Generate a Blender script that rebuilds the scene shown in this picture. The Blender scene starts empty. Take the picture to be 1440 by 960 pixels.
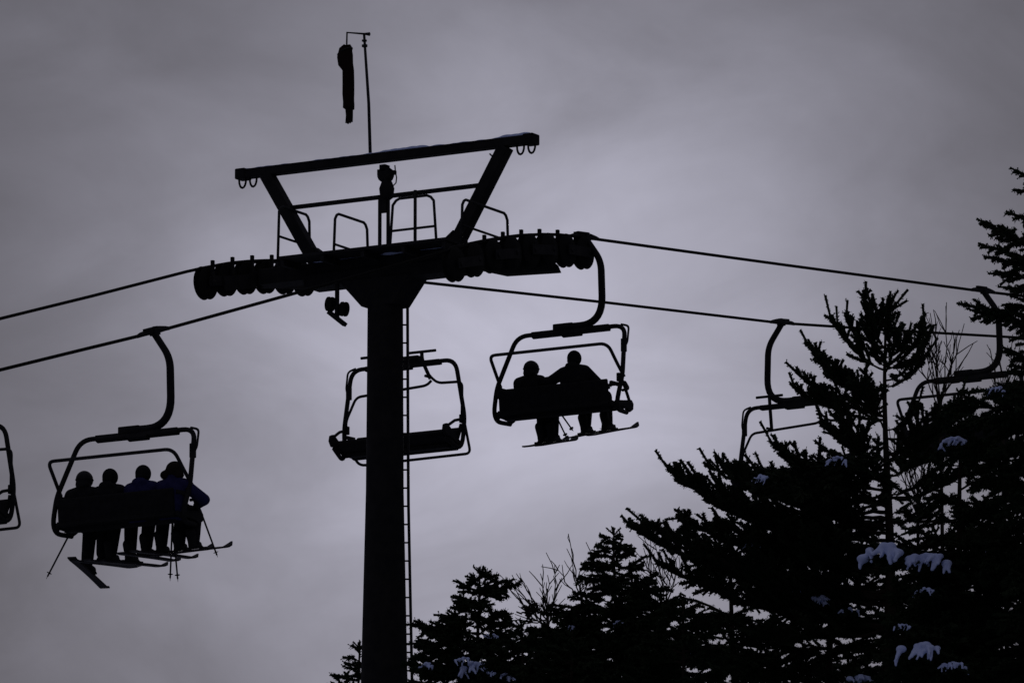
import bpy, math, random
import numpy as np
from mathutils import Vector, Matrix

R = math.radians
scene = bpy.context.scene
col = scene.collection
rng = np.random.default_rng(7)
random.seed(7)

# ------------------------------------------------------------------ camera
FPX = 12000.0                      # focal length in photograph pixels (300 mm lens)
PITCH = R(10.8)
CAM = Vector((0, 0, 1.7))
cam_data = bpy.data.cameras.new('camera')
cam_data.sensor_width = 36.0
cam_data.lens = 36.0 * FPX / 1440.0
cam_data.clip_start = 1.0
cam_data.clip_end = 20000.0
cam = bpy.data.objects.new('camera', cam_data)
cam.location = CAM
cam.rotation_euler = (math.pi / 2 + PITCH, 0, 0)
col.objects.link(cam)
scene.camera = cam

FWD = Vector((0, math.cos(PITCH), math.sin(PITCH)))
UP = Vector((0, -math.sin(PITCH), math.cos(PITCH)))


def ray(px, py):
    return Vector((1, 0, 0)) * ((px - 720) / FPX) + UP * ((480 - py) / FPX) + FWD


def at(px, py, Y):
    """a place in the world: the sight line px, py of the survey photograph at distance Y"""
    d = ray(px, py)
    return CAM + d * (Y / d.y)


# ------------------------------------------------------------------ sky, sun, exposure
SUN_DIR = ray(735, 555).normalized()
SUN_EL = math.asin(SUN_DIR.z)
SUN_AZ = math.atan2(SUN_DIR.x, SUN_DIR.y)

world = bpy.data.worlds.new('World')
scene.world = world
world.use_nodes = True
wn, wl = world.node_tree.nodes, world.node_tree.links
wn.clear()


def wnode(t, **kw):
    n = wn.new(t)
    for k, v in kw.items():
        setattr(n, k, v)
    return n


def wmath(op, a, b=None, clamp=False):
    n = wn.new('ShaderNodeMath')
    n.operation = op
    n.use_clamp = clamp
    for i, x in enumerate((a, b)):
        if x is None:
            continue
        if isinstance(x, (int, float)):
            n.inputs[i].default_value = x
        else:
            wl.new(x, n.inputs[i])
    return n.outputs[0]


w_out = wnode('ShaderNodeOutputWorld')
w_bg = wnode('ShaderNodeBackground')
w_bg.inputs['Strength'].default_value = 0.1
w_sky = wnode('ShaderNodeTexSky', sky_type='NISHITA', sun_disc=False)
w_sky.sun_elevation = SUN_EL
w_sky.sun_rotation = SUN_AZ
w_sky.air_density = 1.0
w_sky.dust_density = 2.0
w_tc = wnode('ShaderNodeTexCoord')
w_dot = wnode('ShaderNodeVectorMath', operation='DOT_PRODUCT')
w_nrm = wnode('ShaderNodeVectorMath', operation='NORMALIZE')
wl.new(w_tc.outputs['Generated'], w_nrm.inputs[0])
wl.new(w_nrm.outputs[0], w_dot.inputs[0])
w_dot.inputs[1].default_value = SUN_DIR
# squared angle from the veiled sun, in square degrees
ang2 = wmath('MULTIPLY', wmath('SUBTRACT', 1.0, w_dot.outputs['Value']), 2 * 57.3 ** 2)
core = wmath('POWER', 2.71828, wmath('MULTIPLY', ang2, -1 / (2.5 ** 2)))
wide = wmath('POWER', 2.71828, wmath('MULTIPLY', ang2, -1 / (16.0 ** 2)))
w_n1 = wnode('ShaderNodeTexNoise', noise_dimensions='3D')
w_n1.inputs['Scale'].default_value = 34.0
w_n1.inputs['Detail'].default_value = 6.0
w_n1.inputs['Roughness'].default_value = 0.52
w_n1.inputs['Distortion'].default_value = 0.5
w_map = wnode('ShaderNodeMapping')
w_map.inputs['Scale'].default_value = (0.8, 1.0, 1.5)
w_map.inputs['Location'].default_value = (0.31, 0.0, 0.11)
w_map.inputs['Rotation'].default_value = (0, R(24), 0)
wl.new(w_nrm.outputs[0], w_map.inputs[0])
wl.new(w_map.outputs[0], w_n1.inputs['Vector'])
cloud = wmath('ADD', 0.50, wmath('MULTIPLY', w_n1.outputs['Fac'], 1.00))
w_fn = wnode('ShaderNodeTexNoise', noise_dimensions='3D')
w_fn.inputs['Scale'].default_value = 420.0
w_fn.inputs['Detail'].default_value = 3.0
wl.new(w_nrm.outputs[0], w_fn.inputs['Vector'])
cloud = wmath('MULTIPLY', cloud, wmath('ADD', 0.975, wmath('MULTIPLY', w_fn.outputs['Fac'], 0.05)))
w_sep = wnode('ShaderNodeSeparateXYZ')
wl.new(w_nrm.outputs[0], w_sep.inputs[0])
# an overcast sky is about three times brighter overhead than at the horizon
over = wmath('MULTIPLY', wmath('ADD', 1.0, wmath('MULTIPLY', wmath('MAXIMUM', w_sep.outputs['Z'], 0.0), 2.0)), 0.052)
lum = wmath('ADD', wmath('ADD', wmath('MULTIPLY', core, 0.345), wmath('MULTIPLY', wide, 0.035)), over)
lum = wmath('MULTIPLY', wmath('MULTIPLY', lum, cloud), 10.0)
w_tint = wnode('ShaderNodeVectorMath', operation='SCALE')
w_tint.inputs[0].default_value = (0.960, 0.955, 1.175)
wl.new(lum, w_tint.inputs['Scale'])
# a little of the clear-sky light filters through the overcast
w_thru = wnode('ShaderNodeVectorMath', operation='SCALE')
wl.new(w_sky.outputs[0], w_thru.inputs[0])
w_thru.inputs['Scale'].default_value = 0.003
w_add = wnode('ShaderNodeVectorMath', operation='ADD')
wl.new(w_tint.outputs[0], w_add.inputs[0])
wl.new(w_thru.outputs[0], w_add.inputs[1])
wl.new(w_add.outputs[0], w_bg.inputs['Color'])
wl.new(w_bg.outputs[0], w_out.inputs['Surface'])

sun_data = bpy.data.lights.new('sun', 'SUN')
sun_data.energy = 0.5
sun_data.angle = R(12)
sun_data.color = (1.0, 0.95, 0.88)
sun = bpy.data.objects.new('sun', sun_data)
sun.rotation_euler = (-SUN_DIR).to_track_quat('-Z', 'Y').to_euler()
sun.location = (0, 0, 60)
col.objects.link(sun)

scene.view_settings.view_transform = 'Standard'
scene.view_settings.look = 'None'
scene.view_settings.exposure = 0.0
scene.view_settings.gamma = 1.0
scene.view_settings.use_curve_mapping = False
scene.render.engine = 'CYCLES'
scene.cycles.max_bounces = 5
scene.cycles.use_denoising = True


# ------------------------------------------------------------------ materials
def material(name, c1, c2=None, scale=8.0, rough=0.7, metal=0.0, bump=0.0, spec=0.25, bscale=None):
    m = bpy.data.materials.new(name)
    m.use_nodes = True
    nt = m.node_tree
    b = nt.nodes['Principled BSDF']
    b.inputs['Roughness'].default_value = rough
    b.inputs['Metallic'].default_value = metal
    b.inputs['Specular IOR Level'].default_value = spec
    tc = nt.nodes.new('ShaderNodeTexCoord')
    n = nt.nodes.new('ShaderNodeTexNoise')
    n.inputs['Scale'].default_value = scale
    n.inputs['Detail'].default_value = 5
    nt.links.new(tc.outputs['Object'], n.inputs['Vector'])
    r = nt.nodes.new('ShaderNodeValToRGB')
    r.color_ramp.elements[0].position = 0.35
    r.color_ramp.elements[1].position = 0.68
    r.color_ramp.elements[0].color = (*c1, 1)
    r.color_ramp.elements[1].color = (*(c2 or c1), 1)
    nt.links.new(n.outputs['Fac'], r.inputs['Fac'])
    nt.links.new(r.outputs['Color'], b.inputs['Base Color'])
    if bump:
        n2 = nt.nodes.new('ShaderNodeTexNoise')
        n2.inputs['Scale'].default_value = bscale or scale * 3
        n2.inputs['Detail'].default_value = 4
        nt.links.new(tc.outputs['Object'], n2.inputs['Vector'])
        bp = nt.nodes.new('ShaderNodeBump')
        bp.inputs['Strength'].default_value = bump
        bp.inputs['Distance'].default_value = 0.02
        nt.links.new(n2.outputs['Fac'], bp.inputs['Height'])
        nt.links.new(bp.outputs['Normal'], b.inputs['Normal'])
    return m


M = {
    'steel': material('dark_painted_steel', (.012, .012, .014), (.020, .019, .020), 6, .75, 0, .1, .08),
    'galv': material('dull_galvanised_steel', (.016, .016, .018), (.026, .026, .028), 14, .7, 0, .08, .1),
    'rubber': material('black_rubber', (.010, .010, .010), (.014, .014, .014), 10, .9, 0, 0, .05),
    'rope': material('greased_wire_rope', (.006, .006, .006), (.010, .010, .010), 40, .85, 0, .2, .03),
    'pad': material('black_seat_padding', (.011, .011, .012), (.016, .016, .018), 12, .85, 0, .15, .05),
    'sock': material('faded_dark_sock_cloth', (.018, .010, .010), (.014, .009, .009), 5, .9, 0, .2, .03),
    'black_cloth': material('black_ski_cloth', (.010, .010, .012), (.016, .016, .018), 16, .9, 0, .25, .03),
    'navy_cloth': material('navy_ski_cloth', (.016, .016, .060), (.026, .025, .085), 16, .9, 0, .25, .03),
    'maroon_cloth': material('dark_maroon_ski_cloth', (.020, .010, .012), (.028, .014, .016), 16, .9, 0, .25, .03),
    'skin': material('skin', (.30, .17, .12), (.36, .21, .15), 20, .6),
    'helmet': material('dark_helmet_shell', (.010, .010, .012), (.014, .014, .016), 6, .6, 0, 0, .12),
    'fur': material('dark_fur_trim', (.018, .014, .012), (.026, .020, .016), 40, .95, 0, .3, .03),
    'ski': material('dark_ski_topsheet', (.012, .012, .016), (.024, .020, .024), 3, .6, 0, 0, .12),
    'boot': material('dark_ski_boot', (.010, .010, .011), (.016, .016, .017), 8, .65, 0, 0, .1),
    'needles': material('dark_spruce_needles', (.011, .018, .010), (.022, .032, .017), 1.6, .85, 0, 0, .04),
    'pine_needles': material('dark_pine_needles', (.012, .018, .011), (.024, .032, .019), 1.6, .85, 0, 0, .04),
    'bark': material('dark_conifer_bark', (.022, .017, .014), (.040, .030, .024), 9, .95, 0, .5, .03),
    'twig': material('dark_bare_twigs', (.022, .017, .015), (.034, .027, .023), 9, .95, 0, .2, .03),
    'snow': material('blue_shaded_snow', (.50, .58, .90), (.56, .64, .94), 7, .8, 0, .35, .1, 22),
    'ground': material('packed_snow_ground', (.40, .43, .50), (.50, .53, .60), .05, .85, 0, .3, .1, 2.0),
}


# ------------------------------------------------------------------ mesh builder
def V3(p):
    return Vector(p)


class MB:
    def __init__(self):
        self.v, self.f = [], []

    def add(self, vs, fs):
        o = len(self.v)
        self.v += [tuple(x) for x in vs]
        self.f += [tuple(i + o for i in q) for q in fs]
        return self

    def box(self, c, size, rot=None):
        hx, hy, hz = (s / 2 for s in size)
        c = Vector(c)
        vs = []
        for x in (-hx, hx):
            for y in (-hy, hy):
                for z in (-hz, hz):
                    p = Vector((x, y, z))
                    vs.append(c + (rot @ p if rot else p))
        return self.add(vs, [(0, 1, 3, 2), (4, 6, 7, 5), (0, 4, 5, 1), (2, 3, 7, 6), (0, 2, 6, 4), (1, 5, 7, 3)])

    def tube(self, pts, rad, n=8, cap=True):
        pts = [Vector(p) for p in pts]
        k = len(pts)
        rads = [rad] * k if isinstance(rad, (int, float)) else list(rad)
        t0 = (pts[1] - pts[0]).normalized()
        ref = Vector((0, 0, 1)) if abs(t0.z) < .9 else Vector((1, 0, 0))
        nrm = (ref - t0 * ref.dot(t0)).normalized()
        vs = []
        for i in range(k):
            if i == 0:
                t = pts[1] - pts[0]
            elif i == k - 1:
                t = pts[-1] - pts[-2]
            else:
                t = (pts[i + 1] - pts[i]).normalized() + (pts[i] - pts[i - 1]).normalized()
            t = t.normalized()
            nrm = (nrm - t * nrm.dot(t)).normalized()
            bi = t.cross(nrm)
            for j in range(n):
                a = 2 * math.pi * j / n
                vs.append(pts[i] + (nrm * math.cos(a) + bi * math.sin(a)) * rads[i])
        fs = []
        for i in range(k - 1):
            for j in range(n):
                j2 = (j + 1) % n
                fs.append((i * n + j, i * n + j2, (i + 1) * n + j2, (i + 1) * n + j))
        if cap:
            fs.append(tuple(range(n - 1, -1, -1)))
            fs.append(tuple((k - 1) * n + j for j in range(n)))
        return self.add(vs, fs)

    def bar(self, a, b, w, h, side):
        """box beam from a to b; w measured along side, h along the third axis"""
        a, b = Vector(a), Vector(b)
        t = (b - a).normalized()
        s = Vector(side)
        s = (s - t * s.dot(t)).normalized()
        q = t.cross(s)
        vs = []
        for p in (a, b):
            for x, y in ((-1, -1), (1, -1), (1, 1), (-1, 1)):
                vs.append(p + s * (x * w / 2) + q * (y * h / 2))
        return self.add(vs, [(3, 2, 1, 0), (4, 5, 6, 7), (0, 1, 5, 4), (1, 2, 6, 5), (2, 3, 7, 6), (3, 0, 4, 7)])

    def lathe(self, c, axis, prof, n=24):
        """prof: list of (offset along axis, radius); closed at both ends"""
        c, axis = Vector(c), Vector(axis).normalized()
        ref = Vector((0, 0, 1)) if abs(axis.z) < .9 else Vector((1, 0, 0))
        a1 = (ref - axis * ref.dot(axis)).normalized()
        a2 = axis.cross(a1)
        vs, fs = [], []
        for (o, r) in prof:
            for j in range(n):
                a = 2 * math.pi * j / n
                vs.append(c + axis * o + (a1 * math.cos(a) + a2 * math.sin(a)) * r)
        k = len(prof)
        for i in range(k - 1):
            for j in range(n):
                j2 = (j + 1) % n
                fs.append((i * n + j, i * n + j2, (i + 1) * n + j2, (i + 1) * n + j))
        fs.append(tuple(range(n - 1, -1, -1)))
        fs.append(tuple((k - 1) * n + j for j in range(n)))
        return self.add(vs, fs)

    def ball(self, c, r, n=12, m=8, rot=None):
        rx, ry, rz = (r, r, r) if isinstance(r, (int, float)) else r
        c = Vector(c)
        vs = [c + (rot @ Vector((0, 0, rz)) if rot else Vector((0, 0, rz)))]
        for i in range(1, m):
            th = math.pi * i / m
            for j in range(n):
                a = 2 * math.pi * j / n
                p = Vector((rx * math.sin(th) * math.cos(a), ry * math.sin(th) * math.sin(a), rz * math.cos(th)))
                vs.append(c + (rot @ p if rot else p))
        vs.append(c + (rot @ Vector((0, 0, -rz)) if rot else Vector((0, 0, -rz))))
        fs = [(0, 1 + j, 1 + (j + 1) % n) for j in range(n)]
        for i in range(m - 2):
            for j in range(n):
                a, b = 1 + i * n + j, 1 + i * n + (j + 1) % n
                fs.append((a, a + n, b + n, b))
        last = len(vs) - 1
        fs += [(last, 1 + (m - 2) * n + (j + 1) % n, 1 + (m - 2) * n + j) for j in range(n)]
        return self.add(vs, fs)

    def extrude(self, prof, x0, x1):
        """closed profile of (y, z) points extruded along x"""
        k = len(prof)
        vs = [(x0, y, z) for y, z in prof] + [(x1, y, z) for y, z in prof]
        fs = [tuple(range(k)), tuple(range(2 * k - 1, k - 1, -1))]
        fs += [(i, k + i, k + (i + 1) % k, (i + 1) % k) for i in range(k)]
        return self.add(vs, fs)

    def map(self, fn):
        self.v = [tuple(fn(Vector(p))) for p in self.v]
        return self

    def build(self, name, mat, parent=None, smooth=False, remesh=0, bevel=0):
        me = bpy.data.meshes.new(name)
        me.from_pydata(self.v, [], self.f)
        me.update()
        me.materials.append(mat if not isinstance(mat, str) else M[mat])
        if smooth:
            me.polygons.foreach_set('use_smooth', [True] * len(me.polygons))
        o = bpy.data.objects.new(name, me)
        col.objects.link(o)
        if parent:
            o.parent = parent
        if bevel:
            b = o.modifiers.new('bevel', 'BEVEL')
            b.width = bevel
            b.segments = 2
            b.limit_method = 'ANGLE'
        if remesh:
            m = o.modifiers.new('remesh', 'REMESH')
            m.mode = 'VOXEL'
            m.voxel_size = remesh
            m.use_smooth_shade = True
            s = o.modifiers.new('smooth', 'SMOOTH')
            s.factor = 0.5
            s.iterations = 4
        return o


def tri_mesh(name, tris, mat, parent=None):
    """tris: float array (N, 3, 3)"""
    n = len(tris)
    me = bpy.data.meshes.new(name)
    me.vertices.add(n * 3)
    me.loops.add(n * 3)
    me.polygons.add(n)
    me.vertices.foreach_set('co', np.ascontiguousarray(tris, dtype=np.float32).ravel())
    me.loops.foreach_set('vertex_index', np.arange(n * 3, dtype=np.int32))
    me.polygons.foreach_set('loop_start', np.arange(0, n * 3, 3, dtype=np.int32))
    me.update(calc_edges=True)
    me.materials.append(M[mat])
    o = bpy.data.objects.new(name, me)
    col.objects.link(o)
    o.parent = parent
    return o


def tag(o, label=None, cat=None, group=None, kind=None):
    for k, x in (('label', label), ('category', cat), ('group', group), ('kind', kind)):
        if x:
            o[k] = x
    return o


def empty(name, loc, rz=0.0):
    o = bpy.data.objects.new(name, None)
    o.location = loc
    o.rotation_euler = (0, 0, rz)
    o.empty_display_size = 0.2
    col.objects.link(o)
    return o


def copy_tree(o, parent=None):
    c = o.copy()
    col.objects.link(c)
    c.parent = parent
    for ch in [x for x in bpy.data.objects if x.parent == o]:
        copy_tree(ch, c)
    return c


# ------------------------------------------------------------------ ground
def ground_z(x, y):
    a = max(-60.0, min(y, 170.0))
    z = 0.098 * a
    if y > 170:
        z += 3.0 * (1 - math.exp(-(y - 170) / 120.0))
    if y < -60:
        z += (y + 60) * 0.05
    z += 0.25 * math.sin(x * .11 + 1.3) * math.sin(y * .07) * min(1, abs(y) / 30)
    return z


def make_ground():
    xs = sorted(set([-6000, -3000, -1500, -800, -400, -200, -120] + list(range(-80, 81, 5)) + [120, 200, 400, 800, 1500, 3000, 6000]))
    ys = sorted(set([-4000, -2000, -1000, -500, -200, -100] + list(range(-60, 241, 5)) + [300, 400, 600, 1000, 2000, 4000, 8000, 12000]))
    vs = [(x, y, ground_z(x, y)) for y in ys for x in xs]
    n = len(xs)
    fs = [(j * n + i, j * n + i + 1, (j + 1) * n + i + 1, (j + 1) * n + i) for j in range(len(ys) - 1) for i in range(n - 1)]
    mb = MB()
    mb.add(vs, fs)
    o = mb.build('ground', 'ground', smooth=True)
    o['kind'] = 'structure'


make_ground()

# ------------------------------------------------------------------ lift line frame
LINE = R(30)                                  # the lift runs 30 degrees off the view axis, uphill
U = Vector((math.sin(LINE), math.cos(LINE), 0))
W = Vector((math.cos(LINE), -math.sin(LINE), 0))
O = at(542, 375, 125.0)
ROTZ = -LINE                                  # x axis -> W, y axis -> U


def lift(u, v, z):
    return O + U * u + W * v + Vector((0, 0, z))


def on_line(px, py, v):
    """the point of the vertical plane through one rope that the survey sight line meets"""
    d = ray(px, py)
    t = (O + W * v - CAM).dot(W) / d.dot(W)
    p = CAM + d * t
    q = p - O
    return q.dot(U), q.z


GAUGE = 2.3
SHEAVE_R = 0.255
ROPE_R = 0.024
loaded_px = [(-900, 738), (-120, 549), (0, 520), (110, 493), (215, 467.5), (450, 402.5), (635, 351), (660, 344.5), (686, 339), (711, 334.5),
             (736, 331), (761, 329.5), (786, 330), (811, 332.5), (840, 336.5), (1100, 372), (1385, 410), (1700, 446), (2300, 505)]
empty_px = [(-900, 655), (-160, 487), (-85, 469), (0, 448), (130, 416), (262, 382), (289, 376), (315, 371.5), (342, 369), (369, 368), (396, 368.5),
            (422, 371), (450, 376), (600, 397.5), (850, 425), (1097, 454), (1250, 464), (1380, 471.5), (1700, 490), (2300, 520)]


def profile(pxs, v):
    return [on_line(px, py, v) for px, py in pxs]


prof_loaded = profile(loaded_px, GAUGE)
prof_empty = profile(empty_px, -GAUGE)


def rope_z(prof, u):
    return float(np.interp(u, [p[0] for p in prof], [p[1] for p in prof]))


def rope_slope(prof, u):
    return math.atan((rope_z(prof, u + .3) - rope_z(prof, u - .3)) / .6)


# ------------------------------------------------------------------ haul ropes
def make_rope(prof, v, label):
    root = lift(0, v, rope_z(prof, 0))
    pts = [lift(u, v, z) - root for u, z in prof]
    dense = []
    for a, b in zip(pts[:-1], pts[1:]):
        n = max(1, int((b - a).length / 1.5))
        dense += [a.lerp(b, i / n) for i in range(n)]
    dense.append(pts[-1])
    o = MB().tube(dense, ROPE_R, 8).build('haul_rope', 'rope', smooth=True)
    o.location = root
    tag(o, label, 'rope', 'ropes of the chairlift')


make_rope(prof_loaded, GAUGE, 'black steel haul rope that carries the chairs with seated skiers')
make_rope(prof_empty, -GAUGE, 'black steel haul rope that carries the unoccupied chairs')


# ------------------------------------------------------------------ lift tower
def make_tower():
    zg = ground_z(O.x, O.y) - O.z             # ground height in the tower frame
    t = empty('lift_tower', (O.x, O.y, O.z + zg), ROTZ)
    tag(t, 'tall dark chairlift tower with a crossarm, wheel trains and a gantry on top', 'lift tower')
    D = -zg

    def P(x, y, z):                           # x along the crossarm, y along the line, z from crossarm middle
        return Vector((x, y, z + D))

    X, Yv, Z = Vector((1, 0, 0)), Vector((0, 1, 0)), Vector((0, 0, 1))
    # pole: cylinder above, cone below
    MB().lathe(P(0, 0, zg), Z, [(-.3, .50), (0, .50), (D - 6.2, .345), (D - 3.4, .282), (D - .1, .262), (D - .05, .262)], 32).build('pole', 'steel', t, True)
    m = MB().lathe(P(0, 0, zg), Z, [(-.2, .85), (.12, .85), (.13, .8)], 24)
    m.build('base_flange', 'steel', t)
    # pole head
    MB().add([P(x, y, z) for x, y, z in
              [(-.28, -.24, -.62), (.28, -.24, -.62), (.28, .24, -.62), (-.28, .24, -.62),
               (-.66, -.27, -.20), (.58, -.27, -.20), (.58, .27, -.20), (-.66, .27, -.20)]],
             [(3, 2, 1, 0), (4, 5, 6, 7), (0, 1, 5, 4), (1, 2, 6, 5), (2, 3, 7, 6), (3, 0, 4, 7)]).build('pole_head', 'steel', t, bevel=.015)
    # crossarm
    MB().add([P(x, y, z) for x, y, z in
              [(-2.12, -.20, -.10), (2.12, -.20, -.10), (2.12, .20, -.10), (-2.12, .20, -.10),
               (-2.12, -.20, .14), (2.12, -.20, .14), (2.12, .20, .14), (-2.12, .20, .14)]],
             [(3, 2, 1, 0), (4, 5, 6, 7), (0, 1, 5, 4), (1, 2, 6, 5), (2, 3, 7, 6), (3, 0, 4, 7)]).build('crossarm', 'steel', t, bevel=.02)
    MB().box(P(0, 0, -.13), (2.6, .46, .20)).build('crossarm_reinforcement', 'steel', t, bevel=.02)
    # catwalk each side of the crossarm
    for s in (-1, 1):
        cw = MB()
        cw.box(P(0, s * .47, .16), (2.9, .46, .04))
        for x in (-1.4, -.7, 0, .7, 1.4):
            cw.box(P(x, s * .42, .09), (.06, .5, .1))
        cw.build('catwalk', 'galv', t)
    # gantry
    zt = 1.63
    for s in (-1, 1):
        MB().bar(P(s * 1.16, 0, .10), P(s * 2.08, 0, zt - .02), .20, .18, Yv).build('gantry_leg', 'steel', t, bevel=.012)
        MB().add([P(s * x, y, z) for x, y, z in [(.86, -.09, .15), (1.12, -.09, .15), (1.22, -.09, .42), (.86, .09, .15), (1.12, .09, .15), (1.22, .09, .42)]],
                 [(0, 1, 2), (3, 5, 4), (0, 3, 4, 1), (1, 4, 5, 2), (2, 5, 3, 0)]).build('gusset_plate', 'steel', t)
    MB().box(P(0, 0, zt + .04), (5.2, .18, .135)).build('gantry_beam', 'steel', t, bevel=.015)
    for s in (-1, 1):
        MB().box(P(s * 2.51, 0, zt + .04), (.18, .22, .165)).build('beam_end_cap', 'steel', t, bevel=.02)
        for x in (2.52, 2.33):
            pts = [P(s * x + .062 * math.cos(a), 0, zt - .02 - .145 * math.sin(a) ** .8) for a in np.linspace(0, math.pi, 9)]
            MB().tube(pts, .018, 6).build('hook_ring', 'steel', t, True)
    MB().tube([P(-1.74, 0, 1.07), P(1.74, 0, 1.07)], .036, 8).build('gantry_rail', 'galv', t, True)
    MB().tube([P(1.80, 0, 1.53), P(1.92, 0, 1.42)], .012, 6).build('small_brace', 'galv', t, True)
    # hoist hanging under the beam
    h = MB()
    h.lathe(P(0.0, 0, 1.40), Yv, [(-.07, .08), (-.05, .12), (.05, .12), (.07, .08)], 14)
    h.box(P(-.02, 0, 1.50), (.10, .14, .10))
    h.box(P(-.04, 0, 1.44), (.16, .10, .09))
    h.lathe(P(.02, 0, 1.03), Z, [(-.02, .05), (.02, .10), (.16, .115), (.26, .08), (.30, .05)], 12)
    h.tube([P(.16, 0, 1.53), P(.17, 0, 1.42), P(.19, 0, 1.34), P(.18, 0, 1.26), P(.12, 0, 1.21), P(.04, 0, 1.22)], .011, 6)
    h.box(P(.10, 0, 1.42), (.14, .07, .06))
    hoist = h.build('hoist', 'steel', t, True)
    MB().box(P(-.03, 0, .96), (.14, .12, .26)).build('hoist_bracket', 'steel', t, bevel=.01)
    for x in (-.10, .045):
        MB().tube([P(x, 0, .14), P(x, 0, 1.02)], .029, 8).build('hoist_post', 'galv', t, True)

    # handrails
    def hoop(p0, p1, z0, z1, mids=(), r=.022, taper=.05, mat='galv'):
        a, b = Vector(p0), Vector(p1)
        d = (b - a).normalized()
        m = MB()
        c = .09
        pts = [P(*a, z0), P(*(a + d * taper * .7), z1 - c), P(*(a + d * (taper + .03)), z1 - c * .3), P(*(a + d * (taper + c)), z1),
               P(*(b - d * (taper + c)), z1), P(*(b - d * (taper + .03)), z1 - c * .3), P(*(b - d * taper * .7), z1 - c), P(*b, z0)]
        m.tube(pts, r, 7)
        o = m.build('handrail', mat, t, True)
        for zm in mids:
            q = (zm - z0) / (z1 - z0) * taper * .7
            MB().tube([P(*(a + d * q), zm), P(*(b - d * q), zm)], r * .9, 6).build('mid_rail', mat, o, True)
        return o

    hoop((-1.60, -.47), (-1.60, .47), .10, 1.02, (.55,))
    MB().box(P(-1.60, 0, .12), (.05, 1.0, .05)).build('rail_foot', 'galv', t)
    hoop((-.60, -.50), (-.60, .50), .16, .80, (.32,))
    hoop((.10, -.05), (.92, -.05), .16, 1.00, (.52,), taper=.08)
    MB().tube([P(.545, -.05, .16), P(.545, -.05, 1.10)], .026, 7).build('rail_post', 'galv', t, True)
    hoop((1.72, -.70), (1.72, .70), -.05, .74, (.34,))

    # wheel trains
    spoke_prof = [(-.070, .10), (-.064, SHEAVE_R - .01), (-.050, SHEAVE_R), (-.036, SHEAVE_R - .012), (-.022, SHEAVE_R - .042),
                  (.022, SHEAVE_R - .042), (.036, SHEAVE_R - .012), (.050, SHEAVE_R), (.064, SHEAVE_R - .01), (.070, .10)]
    wheel = MB().lathe((0, 0, 0), X, spoke_prof, 28)
    wheel_me = None
    for (v, prof, us, name) in ((-GAUGE, prof_empty, np.arange(6) * .56 - 1.38, 'left'), (GAUGE, prof_loaded, np.arange(8) * .545 - 1.90, 'right')):
        sgn = 1 if v > 0 else -1
        axles = [(u, rope_z(prof, u) - ROPE_R - SHEAVE_R + .043) for u in us]
        bm_ = MB()
        inner = v - sgn * .12
        outer = v + sgn * .12
        for i in range(0, len(axles) - 1, 2):
            (u0, z0), (u1, z1) = axles[i], axles[i + 1]
            for x in (inner, outer):
                bm_.bar(P(x, u0 - .08, z0), P(x, u1 + .08, z1), .018, .15, X)
        for i in range(0, len(axles) - 3, 4):
            ua, za = (axles[i][0] + axles[i + 1][0]) / 2, (axles[i][1] + axles[i + 1][1]) / 2
            ub, zb = (axles[i + 2][0] + axles[i + 3][0]) / 2, (axles[i + 2][1] + axles[i + 3][1]) / 2
            for x in (inner - sgn * .03, ):
                bm_.bar(P(x, ua, za - .05), P(x, ub, zb - .05), .03, .22, X)
        um, zm = float(np.mean(us)), float(np.mean([a[1] for a in axles]))
        hl = (us[-1] - us[0]) / 2 - .45
        z_a = rope_z(prof, um - hl) - .26 - SHEAVE_R
        z_b = rope_z(prof, um + hl) - .26 - SHEAVE_R
        if sgn > 0:                            # main beam plate under the larger train
            vv = inner - sgn * .07
            outline = [on_line(px, py, vv) for px, py in ((668, 352), (676, 380), (716, 388.5), (787, 384), (783, 374), (776, 368), (770, 350))]
            bm_.add([P(vv - .03, u, z) for u, z in outline] + [P(vv + .03, u, z) for u, z in outline],
                    [tuple(range(7)), tuple(range(13, 6, -1))] + [(k, 7 + k, 7 + (k + 1) % 7, (k + 1) % 7) for k in range(7)])
        else:
            ua, ub = um + .15, um + hl + .7
            bm_.bar(P(inner - sgn * .07, ua, rope_z(prof, ua) - .33), P(inner - sgn * .07, ub, rope_z(prof, ub) - .30), .05, .18, X)
        bm_.box(P(v - sgn * .28, um, zm - .04), (.34, .26, .20))
        bm_.tube([P(inner, u, rope_z(prof, u) + .02) for u in np.linspace(us[0] - .1, us[-1] + .1, 12)], .013, 5)
        tr = bm_.build('wheel_train', 'steel', t)
        # wheels and rope guards
        for (u, z) in axles:
            if wheel_me is None:
                w = wheel.build('sheave', 'rubber', tr, True)
                wheel_me = w.data
            else:
                w = bpy.data.objects.new('sheave', wheel_me)
                col.objects.link(w)
                w.parent = tr
            w.location = P(v, u, z)
            MB().bar(P(inner, u, z - .05), P(inner, u, z + SHEAVE_R + .075), .045, .05, X).build('rope_guard', 'steel', tr)
            MB().tube([P(v - sgn * .16, u, z), P(v + sgn * .14, u, z)], .035, 8).build('axle', 'steel', tr, True)
    # small guide rollers under the crossarm
    g = MB()
    g.box(P(-.72, -.20, -.42), (.05, .05, .5))
    g.bar(P(-.86, -.20, -.64), P(-.58, -.20, -.86), .09, .06, Yv)
    g.bar(P(-.72, -.20, -.60), P(-.72, -.20, -.76), .06, .05, Yv)
    gr = g.build('guide_bracket', 'steel', t)
    for x, z in ((-.84, -.52), (-.60, -.62)):
        MB().lathe(P(x, -.20, z), (.55, .83, 0), [(-.05, .05), (-.045, .108), (-.02, .112), (0, .095), (.02, .112), (.045, .108), (.05, .05)], 18).build('guide_roller', 'rubber', gr, True)
    # ladder on the pole
    zs = np.arange(zg + .8, -.62, .274)
    lad = MB()

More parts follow.
